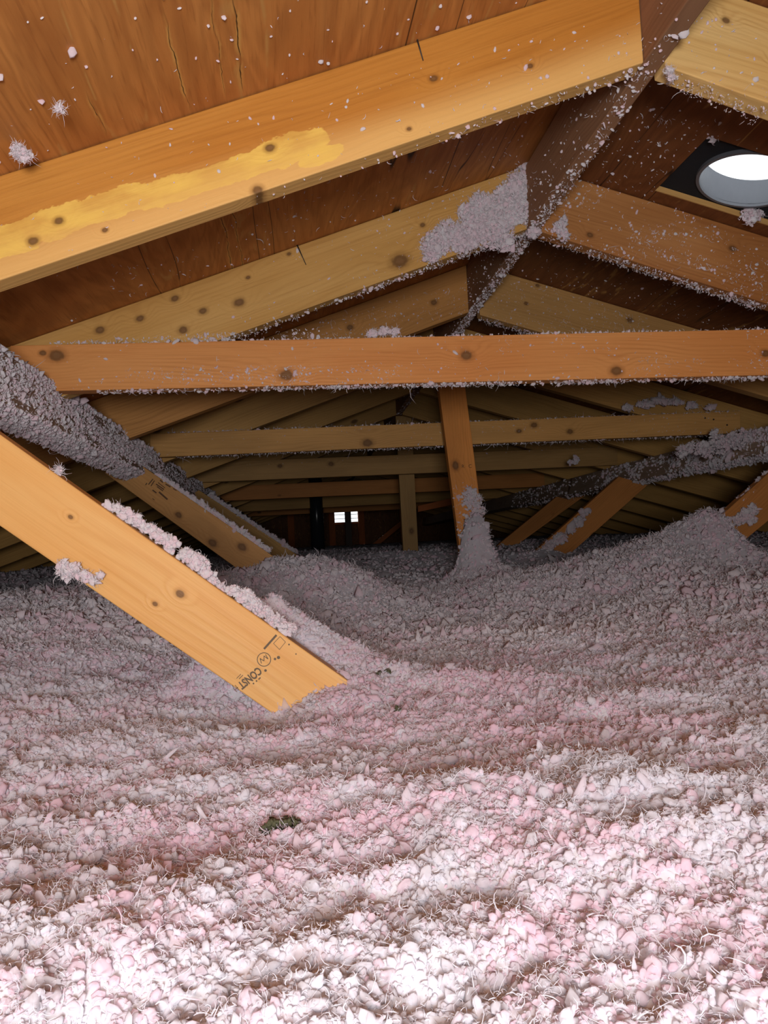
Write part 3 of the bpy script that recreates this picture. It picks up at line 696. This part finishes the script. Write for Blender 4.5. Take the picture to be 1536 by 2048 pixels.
def stud(x0, x1, ytop, ybot, Y, label, mat, t=.09):
    p = [at(x0, ybot, Y), at(x1, ybot, Y), at(x1, ytop, Y), at(x0, ytop, Y)]
    xa, xb = (p[0].x + p[3].x) / 2, (p[1].x + p[2].x) / 2; xa, xb = min(xa, xb), max(xa, xb)
    if xb - xa < .03: xb = xa + .038
    zt = min(roof_z(xa), roof_z(xb)) - .003
    o, fr = prism('stud', [(xa, Y, -.1), (xb, Y, -.1), (xb, Y, zt), (xa, Y, zt)], (0, t, 0), (0, 0, 1), mat)
    tag(o, label, 'stud', 'studs of the far end wall')
M_STUD_D = wood('silhouette_stud', (.07, .05, .04), (.04, .025, .02), generic=False)  # backlit board's silhouette darkness is put into the wood colour
stud(658, 670, 1014, 1088, GABLE - .093, 'reddish stud at the left side of the far bright vent', M_FRAME)
stud(717, 729, 1013, 1084, GABLE - .093, 'reddish stud at the right side of the far bright vent', M_FRAME)
stud(575, 588, 1019, 1062, GABLE - .093, 'brown stud to the left of the black pipe on the far wall', M_FRAME)
stud(800, 812, 1019, 1062, GABLE - .093, 'dark stud of the far wall behind the upright post', M_FRAME)
stud(690.5, 703, 1010, 1090, 8.3, 'silhouetted upright board crossing in front of the far bright vent', M_STUD_D, .038)
M_PIPE = plain('black_pipe', (.02, .022, .026), .22, 0, .1)
pb = at(636, 1088, 6.6); px_ = pb.x
pipe = tube('vent_pipe', (px_, 6.6, -.12), (px_, 6.6, roof_z(px_) + .0), .058, .058, 40, M_PIPE)
tag(pipe, 'glossy black vent pipe standing left of the far bright vent', 'pipe')
def far_board(px, Y, label):
    p = [at(x, y, Y) for x, y in px]
    for q in p: q.y = Y
    o, _ = prism('brace', p, (0, .038, 0), p[1] - p[0], M_FRAME); tag(o, label, 'brace')
far_board([(740, 1092), (812, 1033), (812, 1045), (756, 1091)], 8.8, 'thin red diagonal board right of the far bright vent')
far_board([(836, 1024), (912, 1008), (912, 994), (836, 1012)], 5.6, 'short dim sloping board between the two upright posts')

# ------------------------------------------------------------------ insulation on the floor
insulation()

# ------------------------------------------------------------------ fluff stuck on the timber
def face_px(Y, quad):
    """world quad from pixels on plane Y"""
    return [np.array(at(x, y, Y)) for x, y in quad]
def sample_quad(q, n, dens=None):
    a, b, c, d = [np.asarray(p, float) for p in q]
    u = rng.random(n)[:, None]; v = rng.random(n)[:, None]
    if dens is not None:
        k = rng.random(n) < dens(u[:, 0], v[:, 0]); u, v = u[k], v[k]
    return (a * (1 - u) + b * u) * (1 - v) + (d * (1 - u) + c * u) * v, u[:, 0], v[:, 0]
def flecks_on(P, N, L=.005, w=.0006, blob=.25, rb=.0016, flat=.35):
    n = len(P); N = np.broadcast_to(np.asarray(N, float), P.shape)
    k = rng.random(n) < blob
    D = rng.normal(size=P.shape); D -= (D * N).sum(1)[:, None] * N
    D = D / (np.linalg.norm(D, axis=1)[:, None] + 1e-9) + N * np.abs(rng.normal(0, flat, n))[:, None]
    out = [curls(P[~k] + N[~k] * .0006, D[~k], None, L * np.exp(rng.normal(0, .5, (~k).sum())), w * np.exp(rng.normal(0, .35, (~k).sum())), 4)]
    if k.any(): out.append(nodules(P[k] + N[k] * rb * .5, rb * np.exp(rng.normal(0, .4, k.sum())), 1))
    return out
def clumpy(sc, th, seed):
    return lambda u, v: (vnoise(u * sc, v * sc * .5, seed) * .6 + vnoise(u * sc * 3, v * sc * 1.5, seed + 1) * .4 > th) * 1.0
def stuff(name, parts, label):
    V, Fc, T = merge(parts); o = link(name, np_mesh(name, V, Fc, T), M_TUFT); tag(o, label, 'insulation flecks', kind='stuff'); return o
FN = np.array([0, -1, 0])
def front(px, Y, n, dens=None, **kw):
    P, u, v = sample_quad(face_px(Y - .0003, px), n, dens); return flecks_on(P, FN, **kw)
# sheathing flecks: left slope in front of and behind the nearest rafter, right slope round the vent
def slope_pts(side, n, x0, x1, y0, y1, dens=None):
    u = rng.random(n); v = rng.random(n)
    if dens is not None: k = rng.random(n) < dens(u, v); u, v = u[k], v[k]
    x = x0 + (x1 - x0) * u; y = y0 + (y1 - y0) * v
    z = ZTOP - (ML * (XC - x) if side == 'l' else MR * (x - XC))
    return np.stack([x, y, z], -1)
nl = -np.array(NL); nr = -np.array(NR)
stuff('insulation_flecks', flecks_on(slope_pts('l', 170, -.5, .55, .75, 1.09), nl, .004, .0007, .55, .0016) + flecks_on(slope_pts('l', 14, -.5, .5, .75, 1.09), nl, .01, .001, .8, .004)
      + flecks_on(slope_pts('l', 700, -.9, .55, 1.15, 1.7, clumpy(5, -.25, 3)), nl, .007, .0007, .25, .0014) + flecks_on(slope_pts('l', 500, -.9, .5, 1.76, 2.3), nl, .007, .0007, .2),
      'white fibre flecks clinging to the plywood of the left roof slope')
stuff('insulation_flecks', flecks_on(slope_pts('r', 420, .62, 1.5, .9, 1.43), nr, .005, .0007, .4, .0018) + flecks_on(slope_pts('r', 200, .62, .86, 1.4, 1.7), nr, .006, .0007, .35, .0018)
      + flecks_on(slope_pts('r', 600, .62, 1.9, 1.76, 2.33), nr, .007, .0007, .3, .0017),
      'white fibre flecks clinging to the plywood of the right roof slope')
R1q = [(0, 555), (1302, 118), (1302, 20), (0, 338)]
R2q = [(420, 690), (1056, 458), (1060, 330), (420, 556)]
pr = front(R1q, 1.1, 260, lambda u, v: .25 + .75 * u, L=.004, w=.0006, blob=.4, rb=.0013) + front(R2q, 1.715, 900, lambda u, v: (u ** 2) * .8 + .12 * (v < .3), L=.006, blob=.3)
pr += front([(100, 688), (640, 688), (640, 655), (100, 684)], 1.715, 500, clumpy(7, -.05, 21), L=.006, blob=.4)
# undersides: lower front edges carry hanging bits
def edge(p0, p1, Y, n, dens=None, depth=TK, L=.006, blob=.35, rb=.0018):
    a, b = np.array(at(*p0, Y)), np.array(at(*p1, Y)); u = rng.random(n)
    if dens is not None: u = u[rng.random(n) < dens(u)]
    P = a + (b - a) * u[:, None]; P[:, 1] += depth * rng.random(len(u)); P[:, 2] -= .0005
    return flecks_on(P, np.array([0, 0, -1.]), L, .0007, blob, rb, .6)
pr += edge((430, 684), (1056, 460), 1.715, 900, lambda u: .25 + .75 * u ** 1.5) + edge((300, 458), (1302, 122), 1.1, 420, lambda u: u ** 1.6, L=.005)
pr += front([(640, 690), (938, 626), (938, 560), (640, 640)], 2.34, 220, L=.007)
stuff('insulation_flecks', pr, 'fibre flecks dusting the rafters of the left slope')
rr1 = front([(1088, 465), (1536, 607), (1536, 455), (1110, 345)], 1.715, 1500, lambda u, v: (.1 + .9 * (vnoise(u * 7, v * 4, 31) > .0)) * (1 - .35 * v), L=.007, blob=.28, rb=.0016)
rr1 += edge((1085, 467), (1536, 610), 1.715, 1100, lambda u: .3 + .7 * u, L=.008, rb=.0015) + front([(1340, 132), (1536, 222), (1536, 60), (1400, 20)], 1.1, 50, L=.004, blob=.5)
rr1 += edge((1345, 136), (1536, 224), 1.1, 190, L=.005, blob=.4, rb=.0011) + front([(962, 632), (1300, 720), (1300, 640), (1030, 552)], 2.34, 380, L=.007)
rr1 += edge((962, 634), (1250, 716), 2.34, 420, L=.008)
stuff('insulation_flecks', rr1, 'fibre flecks dusting the rafters of the right slope')
T1 = TIES[0][2]
tf = front([(150, 780), (1536, 750), (1536, 660), (60, 692)], T1, 1500, lambda u, v: .10 + .9 * ((u > .6) * (vnoise(u * 12, v * 3, 41) > .0) * .9) + .35 * ((v < .35) & (u < .6)), L=.0055, blob=.25, rb=.0016)
tf += front([(250, 778), (800, 770), (800, 728), (250, 736)], T1, 900, clumpy(9, .05, 43), L=.005, w=.0005, blob=.2)
tf += edge((190, 779), (1536, 751), T1, 2600, lambda u: .3 + .5 * (vnoise(u * 14, u * 0, 45) > -.2) * (.4 + .6 * u), L=.008, blob=.35, rb=.0022)
def top_edge(p0, p1, Y, n, dens=None, L=.007, depth=TK, blob=.4, rb=.0022):
    a, b = np.array(at(*p0, Y)), np.array(at(*p1, Y)); u = rng.random(n)
    if dens is not None: u = u[rng.random(n) < dens(u)]
    P = a + (b - a) * u[:, None]; P[:, 1] += depth * rng.random(len(u)); P[:, 2] += .0005
    return flecks_on(P, np.array([0, 0, 1.]), L, .0008, blob, rb, .9)
tf += top_edge((180, 688), (1536, 658), T1, 1700, lambda u: .35 + .65 * (vnoise(u * 25, u * 0, 47) > .1))
T2 = TIES[1][2]
tf += front([(320, 912), (1480, 866), (1480, 824), (320, 866)], T2, 420, clumpy(7, .0, 51), L=.008, blob=.2) + top_edge((330, 866), (1480, 823), T2, 900, L=.009) + edge((350, 913), (1480, 867), T2, 1000, L=.01)
tf += top_edge((420, 935), (1230, 894), TIES[2][2], 500, L=.011) + front([(921, 1110), (974, 1110), (950, 960), (900, 960)], P1Y, 500, lambda u, v: 1 - v * .8, L=.01, blob=.3, rb=.003)
stuff('insulation_flecks', tf, 'fibre flecks dusting the cross ties and the leaning post')
# purlin coat
def quad_world(q, n, dens, N, **kw):
    P, u, v = sample_quad(q, n, dens); return flecks_on(P, N, **kw)
pp = []
(ax, az), (bx, bz), (cx2, cz2), _ = PL
nf = np.array([az - bz, 0, -(ax - bx)]); nf = np.array([.955, 0, .3]); nu = np.array([.33, 0, -.94])
for (y0, y1, n) in ((.9, 1.8, 6200), (1.8, 2.8, 4600), (2.8, 5, 3400)):
    pp += quad_world([(bx, y0, bz), (bx, y1, bz), (ax, y1, az), (ax, y0, az)], n, lambda u, v: .25 + .75 * (vnoise(u * 5 + y0, v * 3, 61) + .6 * vnoise(u * 17, v * 8, 62) > -.15) * (1 - .3 * v), nf, L=.007, w=.0006, blob=.4, rb=.0021, flat=.5)
    pp += quad_world([(bx, y0, bz), (bx, y1, bz), (cx2, y1, cz2), (cx2, y0, cz2)], n, lambda u, v: .3 + .7 * (vnoise(u * 6 + y0, v * 2, 63) > -.5), nu, L=.007, w=.0006, blob=.45, rb=.0024, flat=.6)
    e = rng.random(1500); P = np.stack([np.full(1500, ax) - .02 * rng.random(1500), y0 + (y1 - y0) * e, np.full(1500, az) + .0], -1)
    pp += flecks_on(P, np.array([.3, 0, .95]), .01, .0009, .5, .004, .9)
stuff('insulation_flecks', pp, 'grey pink fluff coating the purlin under the left slope')
pq = []
(ax, az), (bx, bz), (cx2, cz2), _ = PR
for (y0, y1, n) in ((2.3, 3.2, 2600), (3.2, 4.2, 900), (4.2, 6, 450)):
    pq += quad_world([(bx, y0, bz), (bx, y1, bz), (ax, y1, az), (ax, y0, az)], n, lambda u, v: .15 + .85 * (vnoise(u * 7 + y0, v * 3, 71) > .0), np.array([-.955, 0, .3]), L=.012, w=.0012, blob=.5, rb=.0042, flat=.9)
    pq += quad_world([(bx, y0, bz), (bx, y1, bz), (cx2, y1, cz2), (cx2, y0, cz2)], n // 2, None, np.array([-.33, 0, -.94]), L=.012, w=.0012, blob=.5, rb=.0042, flat=.9)
stuff('insulation_flecks', pq, 'grey fluff tufts coating the purlin under the right slope')
# ridge
rg = []
for (y0, y1, n) in ((1.0, 1.75, 800), (1.75, 2.6, 1100), (2.6, 4.2, 400)):
    rg += quad_world([(XR0, y0, ZRB), (XR0, y1, ZRB), (XR1, y1, ZRB), (XR1, y0, ZRB)], n, lambda u, v: .15 + .85 * u if y0 < 1.5 else None or np.ones_like(u) * .8, np.array([0, 0, -1.]), L=.006, blob=.35, rb=.002, flat=.6)
    rg += quad_world([(XR0, y0, ZRB), (XR0, y1, ZRB), (XR0, y1, ZRB + .1), (XR0, y0, ZRB + .1)], n // 5, None, np.array([-1., 0, 0]), L=.006, blob=.3)
stuff('insulation_flecks', rg, 'fibre flecks clinging along the ridge board')

# countable clumps of fluff
def clump(pts, Y, label, n=60, r=.004, nrm=FN, thick=.012, cL=.009, group=None, name='insulation_clump'):
    """pts: (px, py, radius_px) blobs on plane Y; a heap of tufts and strands held together"""
    P = []
    tot = sum(p[2] ** 2 for p in pts)
    for (px, py, rad) in pts:
        m = max(12, int(2.1 * n * rad * rad / tot)); c = np.array(at(px, py, Y)); R = rad * Y / F
        a = rng.normal(size=(m, 3)); a /= np.linalg.norm(a, axis=1)[:, None]; a *= (.15 + 1.05 * rng.random(m) ** .55)[:, None] * R
        nn = np.asarray(nrm, float); k = a @ nn; a += nn * (np.abs(k) * min(1, thick / R) - k)[:, None]
        P.append(c + a)
    P = np.concatenate(P); m = len(P); r *= .72
    D = rng.normal(size=P.shape) + np.asarray(nrm) * .7
    V, Fc, T = merge([nodules(P, r * np.exp(rng.normal(-.12, .45, m)), 1, tint=rng.normal(.5, .3, m)), curls(np.concatenate([P, P]), np.concatenate([D, rng.normal(size=P.shape)]), None, cL * np.exp(rng.normal(-.1, .4, 2 * m)), np.full(2 * m, max(.0004, min(.0009, r * .24))), 4)])
    c = P.mean(0); me = np_mesh(name, V - c, Fc, T); o = link(name, me, M_TUFT); o.location = c
    tag(o, label, 'insulation clump', group); return o
DN = np.array([0, -.3, -.95]); UPN = np.array([0, -.2, .98])
clump([(1050, 335, 16), (1038, 365, 24), (1020, 395, 30), (1000, 425, 36), (1040, 420, 28), (965, 440, 36), (990, 465, 34), (940, 470, 28), (900, 470, 28), (870, 490, 26), (862, 512, 16), (935, 430, 20), (960, 405, 20), (925, 490, 20), (1050, 380, 18)], 1.712,
      'large pink fluff patch stuck on the knotty rafter beside the ridge', 3900, .0028, thick=.012, cL=.010)
clump([(1066, 462, 12)], 1.70, 'small white tuft hanging at the ridge where two rafters meet', 60, .0035, DN)
clump([(1014, 488, 12), (1012, 472, 6)], 1.70, 'round tuft hanging below the large pink patch', 60, .0035, DN)
clump([(1120, 455, 14), (1128, 472, 12), (1125, 440, 8)], 1.712, 'white tuft on the reddish rafter just right of the ridge', 90, .0033)
clump([(1495, 435, 18), (1508, 425, 20), (1522, 410, 19), (1535, 395, 18)], 1.655, 'fluffy clump caught on the lower corner of the round roof vent', 210, .0038)
clump([(1418, 238, 8), (1419, 254, 11), (1421, 270, 9), (1424, 280, 5)], 1.44, 'pink tuft hanging at the upper corner of the black vent square', 110, .0026)
clump([(1322, 222, 7), (1325, 234, 6)], 1.43, 'small tuft on the plywood up and left of the vent', 34, .0022)
clump([(1345, 219, 5)], 1.43, 'tiny tuft on the plywood beside a slightly larger one', 16, .002)
clump([(1452, 220, 6), (1453, 232, 4)], 1.38, 'tiny tuft on the plywood below the pale upper right rafter', 20, .002)
clump([(1337, 143, 8), (1342, 156, 7)], 1.095, 'small pink tuft at the lower tip of the pale upper right rafter', 40, .0018)
clump([(36, 303, 12), (52, 315, 12), (42, 312, 10)], 1.04, 'white tuft on the plywood just above the yellow-stained rafter', 110, .0018)
clump([(120, 220, 8)], .95, 'small tuft on the left plywood near the nearest rafter', 24, .0016)
clump([(133, 1145, 13), (150, 1140, 12), (128, 1130, 10), (172, 1152, 11), (188, 1160, 7), (200, 1150, 6)], 1.012, 'white tuft stuck on the lower edge of the stamped brace', 170, .0022, cL=.008)
clump([(120, 940, 6), (118, 950, 4)], 1.03, 'curled tuft standing on the upper edge of the stamped brace', 22, .0014, cL=.01)
for pts, lab, n in (([(215, 1015, 8), (235, 1022, 11), (252, 1034, 13), (268, 1044, 14), (280, 1052, 10)], 'uppermost white heap along the top edge of the stamped brace', 330),
                    ([(298, 1062, 12), (315, 1074, 12)], 'low white heap below the uppermost one on the stamped brace', 170),
                    ([(330, 1085, 15), (345, 1092, 13), (338, 1105, 10)], 'round white heap midway along the top edge of the stamped brace', 230),
                    ([(372, 1112, 13), (385, 1122, 16), (400, 1135, 17), (412, 1152, 14), (425, 1168, 12), (440, 1180, 10)], 'longest white heap along the top edge of the stamped brace', 480),
                    ([(468, 1188, 14), (490, 1200, 18), (505, 1215, 18), (525, 1232, 18), (550, 1250, 18), (575, 1265, 16)], 'lowest white heap on the stamped brace near the buried end', 620)):
    clump(pts, 1.038, lab, n, .0022, UPN, .013, .0048)
clump([(940, 985, 12), (950, 1000, 14), (935, 1005, 10), (958, 1025, 12), (945, 1035, 12)], P1Y - .004, 'pink tuft stuck on the front of the leaning post above its heap', 170, .005, thick=.012, cL=.014)
clump([(1255, 820, 10), (1290, 812, 15), (1320, 806, 16), (1350, 808, 14), (1385, 815, 10), (1420, 818, 8)], 2.9, 'long fluff heap on the right end of the second cross tie', 380, .0055, UPN, .02, .012)
clump([(1365, 905, 14), (1385, 895, 12), (1420, 900, 18), (1450, 890, 18), (1405, 898, 14), (1438, 882, 14), (1430, 870, 10), (1465, 885, 18), (1500, 880, 20), (1480, 880, 20), (1520, 880, 18)], 2.75, 'big grey fluff tuft bulging from the right purlin', 560, .0048, np.array([-.8, -.4, .3]), .03, .014)
clump([(1172, 1028, 10), (1160, 1045, 12), (1145, 1060, 10), (1120, 1080, 14), (1100, 1095, 14), (1085, 1110, 14)], 3.74, 'strip of fluff lying on the brown brace under the right purlin', 420, .007, np.array([-.6, -.3, .7]), .03, .014)
clump([(1150, 920, 8), (1140, 925, 5)], 3.7, 'tiny tuft on the right purlin above the fluff-striped brace', 40, .006)
clump([(745, 672, 10), (770, 668, 12), (790, 668, 8)], T1 + .02, 'tuft heaped on the nearest cross tie above its middle', 120, .0036, UPN, .012)
for k, (a, b, lab) in enumerate((((300, 945), (540, 1108), 'row of fluff along the top edge of the ink-marked brace'), ((410, 988), (590, 1108), 'row of fluff along the top edge of the dim hidden brace'))):
    Y = (B2Y, B3Y)[k] + .018
    clump([(a[0] + (b[0] - a[0]) * t, a[1] + (b[1] - a[1]) * t - 1, 7 - k) for t in np.linspace(.08, .97, 22)], Y, lab, 520, .0052, UPN, .02, .011)
clump([(1500, 985, 8), (1485, 1000, 9), (1520, 965, 7), (1535, 950, 7)], 2.52, 'fluff row on the upper edge of the orange right brace', 150, .005, UPN)
clump([(1490, 1030, 14), (1505, 1020, 10), (1475, 1040, 12), (1500, 1040, 10)], 2.49, 'pink tuft stuck on the face of the orange right brace', 170, .0055, FN, .02)

# dark bits of leaf litter lying on the fluff
M_DEB = plain('dry_leaf_litter', (.06, .058, .03), .9)
def debris(px, py, w, h, label, n=16):
    d = ray(px, py); lo, hi = .15, 3.0
    for t in np.linspace(.2, 3, 1500):
        p = d * (t / d.y)
        if p.z < float(ground(p.x, p.y)): break
    Y = t; sc = Y / F
    c = np.array(p) + np.array([0, -.003, .004])
    P = c + np.stack([rng.uniform(-w, w, n) * sc, rng.uniform(-.4, .4, n) * w * sc, rng.uniform(-h, h, n) * sc], -1)
    D = rng.normal(size=P.shape) * np.array([1, .5, .6])
    V, Fc, T = merge([nodules(P, np.full(n, h * .33 * sc), 1, .5, .8), curls(P, D, None, np.full(n, h * 1.3 * sc), np.full(n, h * .1 * sc), 4)])
    o = link('leaf_litter', np_mesh('leaf_litter', V - c, Fc, T), M_DEB); o.location = c; tag(o, label, 'debris')
debris(562, 1660, 34, 13, 'dark crumbled leaf scrap lying in the near fluff', 34)
debris(770, 1352, 16, 7, 'small dark scrap on the mound behind the stamped brace', 14)
debris(1310, 1365, 8, 6, 'single dark speck on the fluff at the right', 8)
debris(796, 1422, 5, 6, 'tiny brown speck on the fluff below the mound', 6)
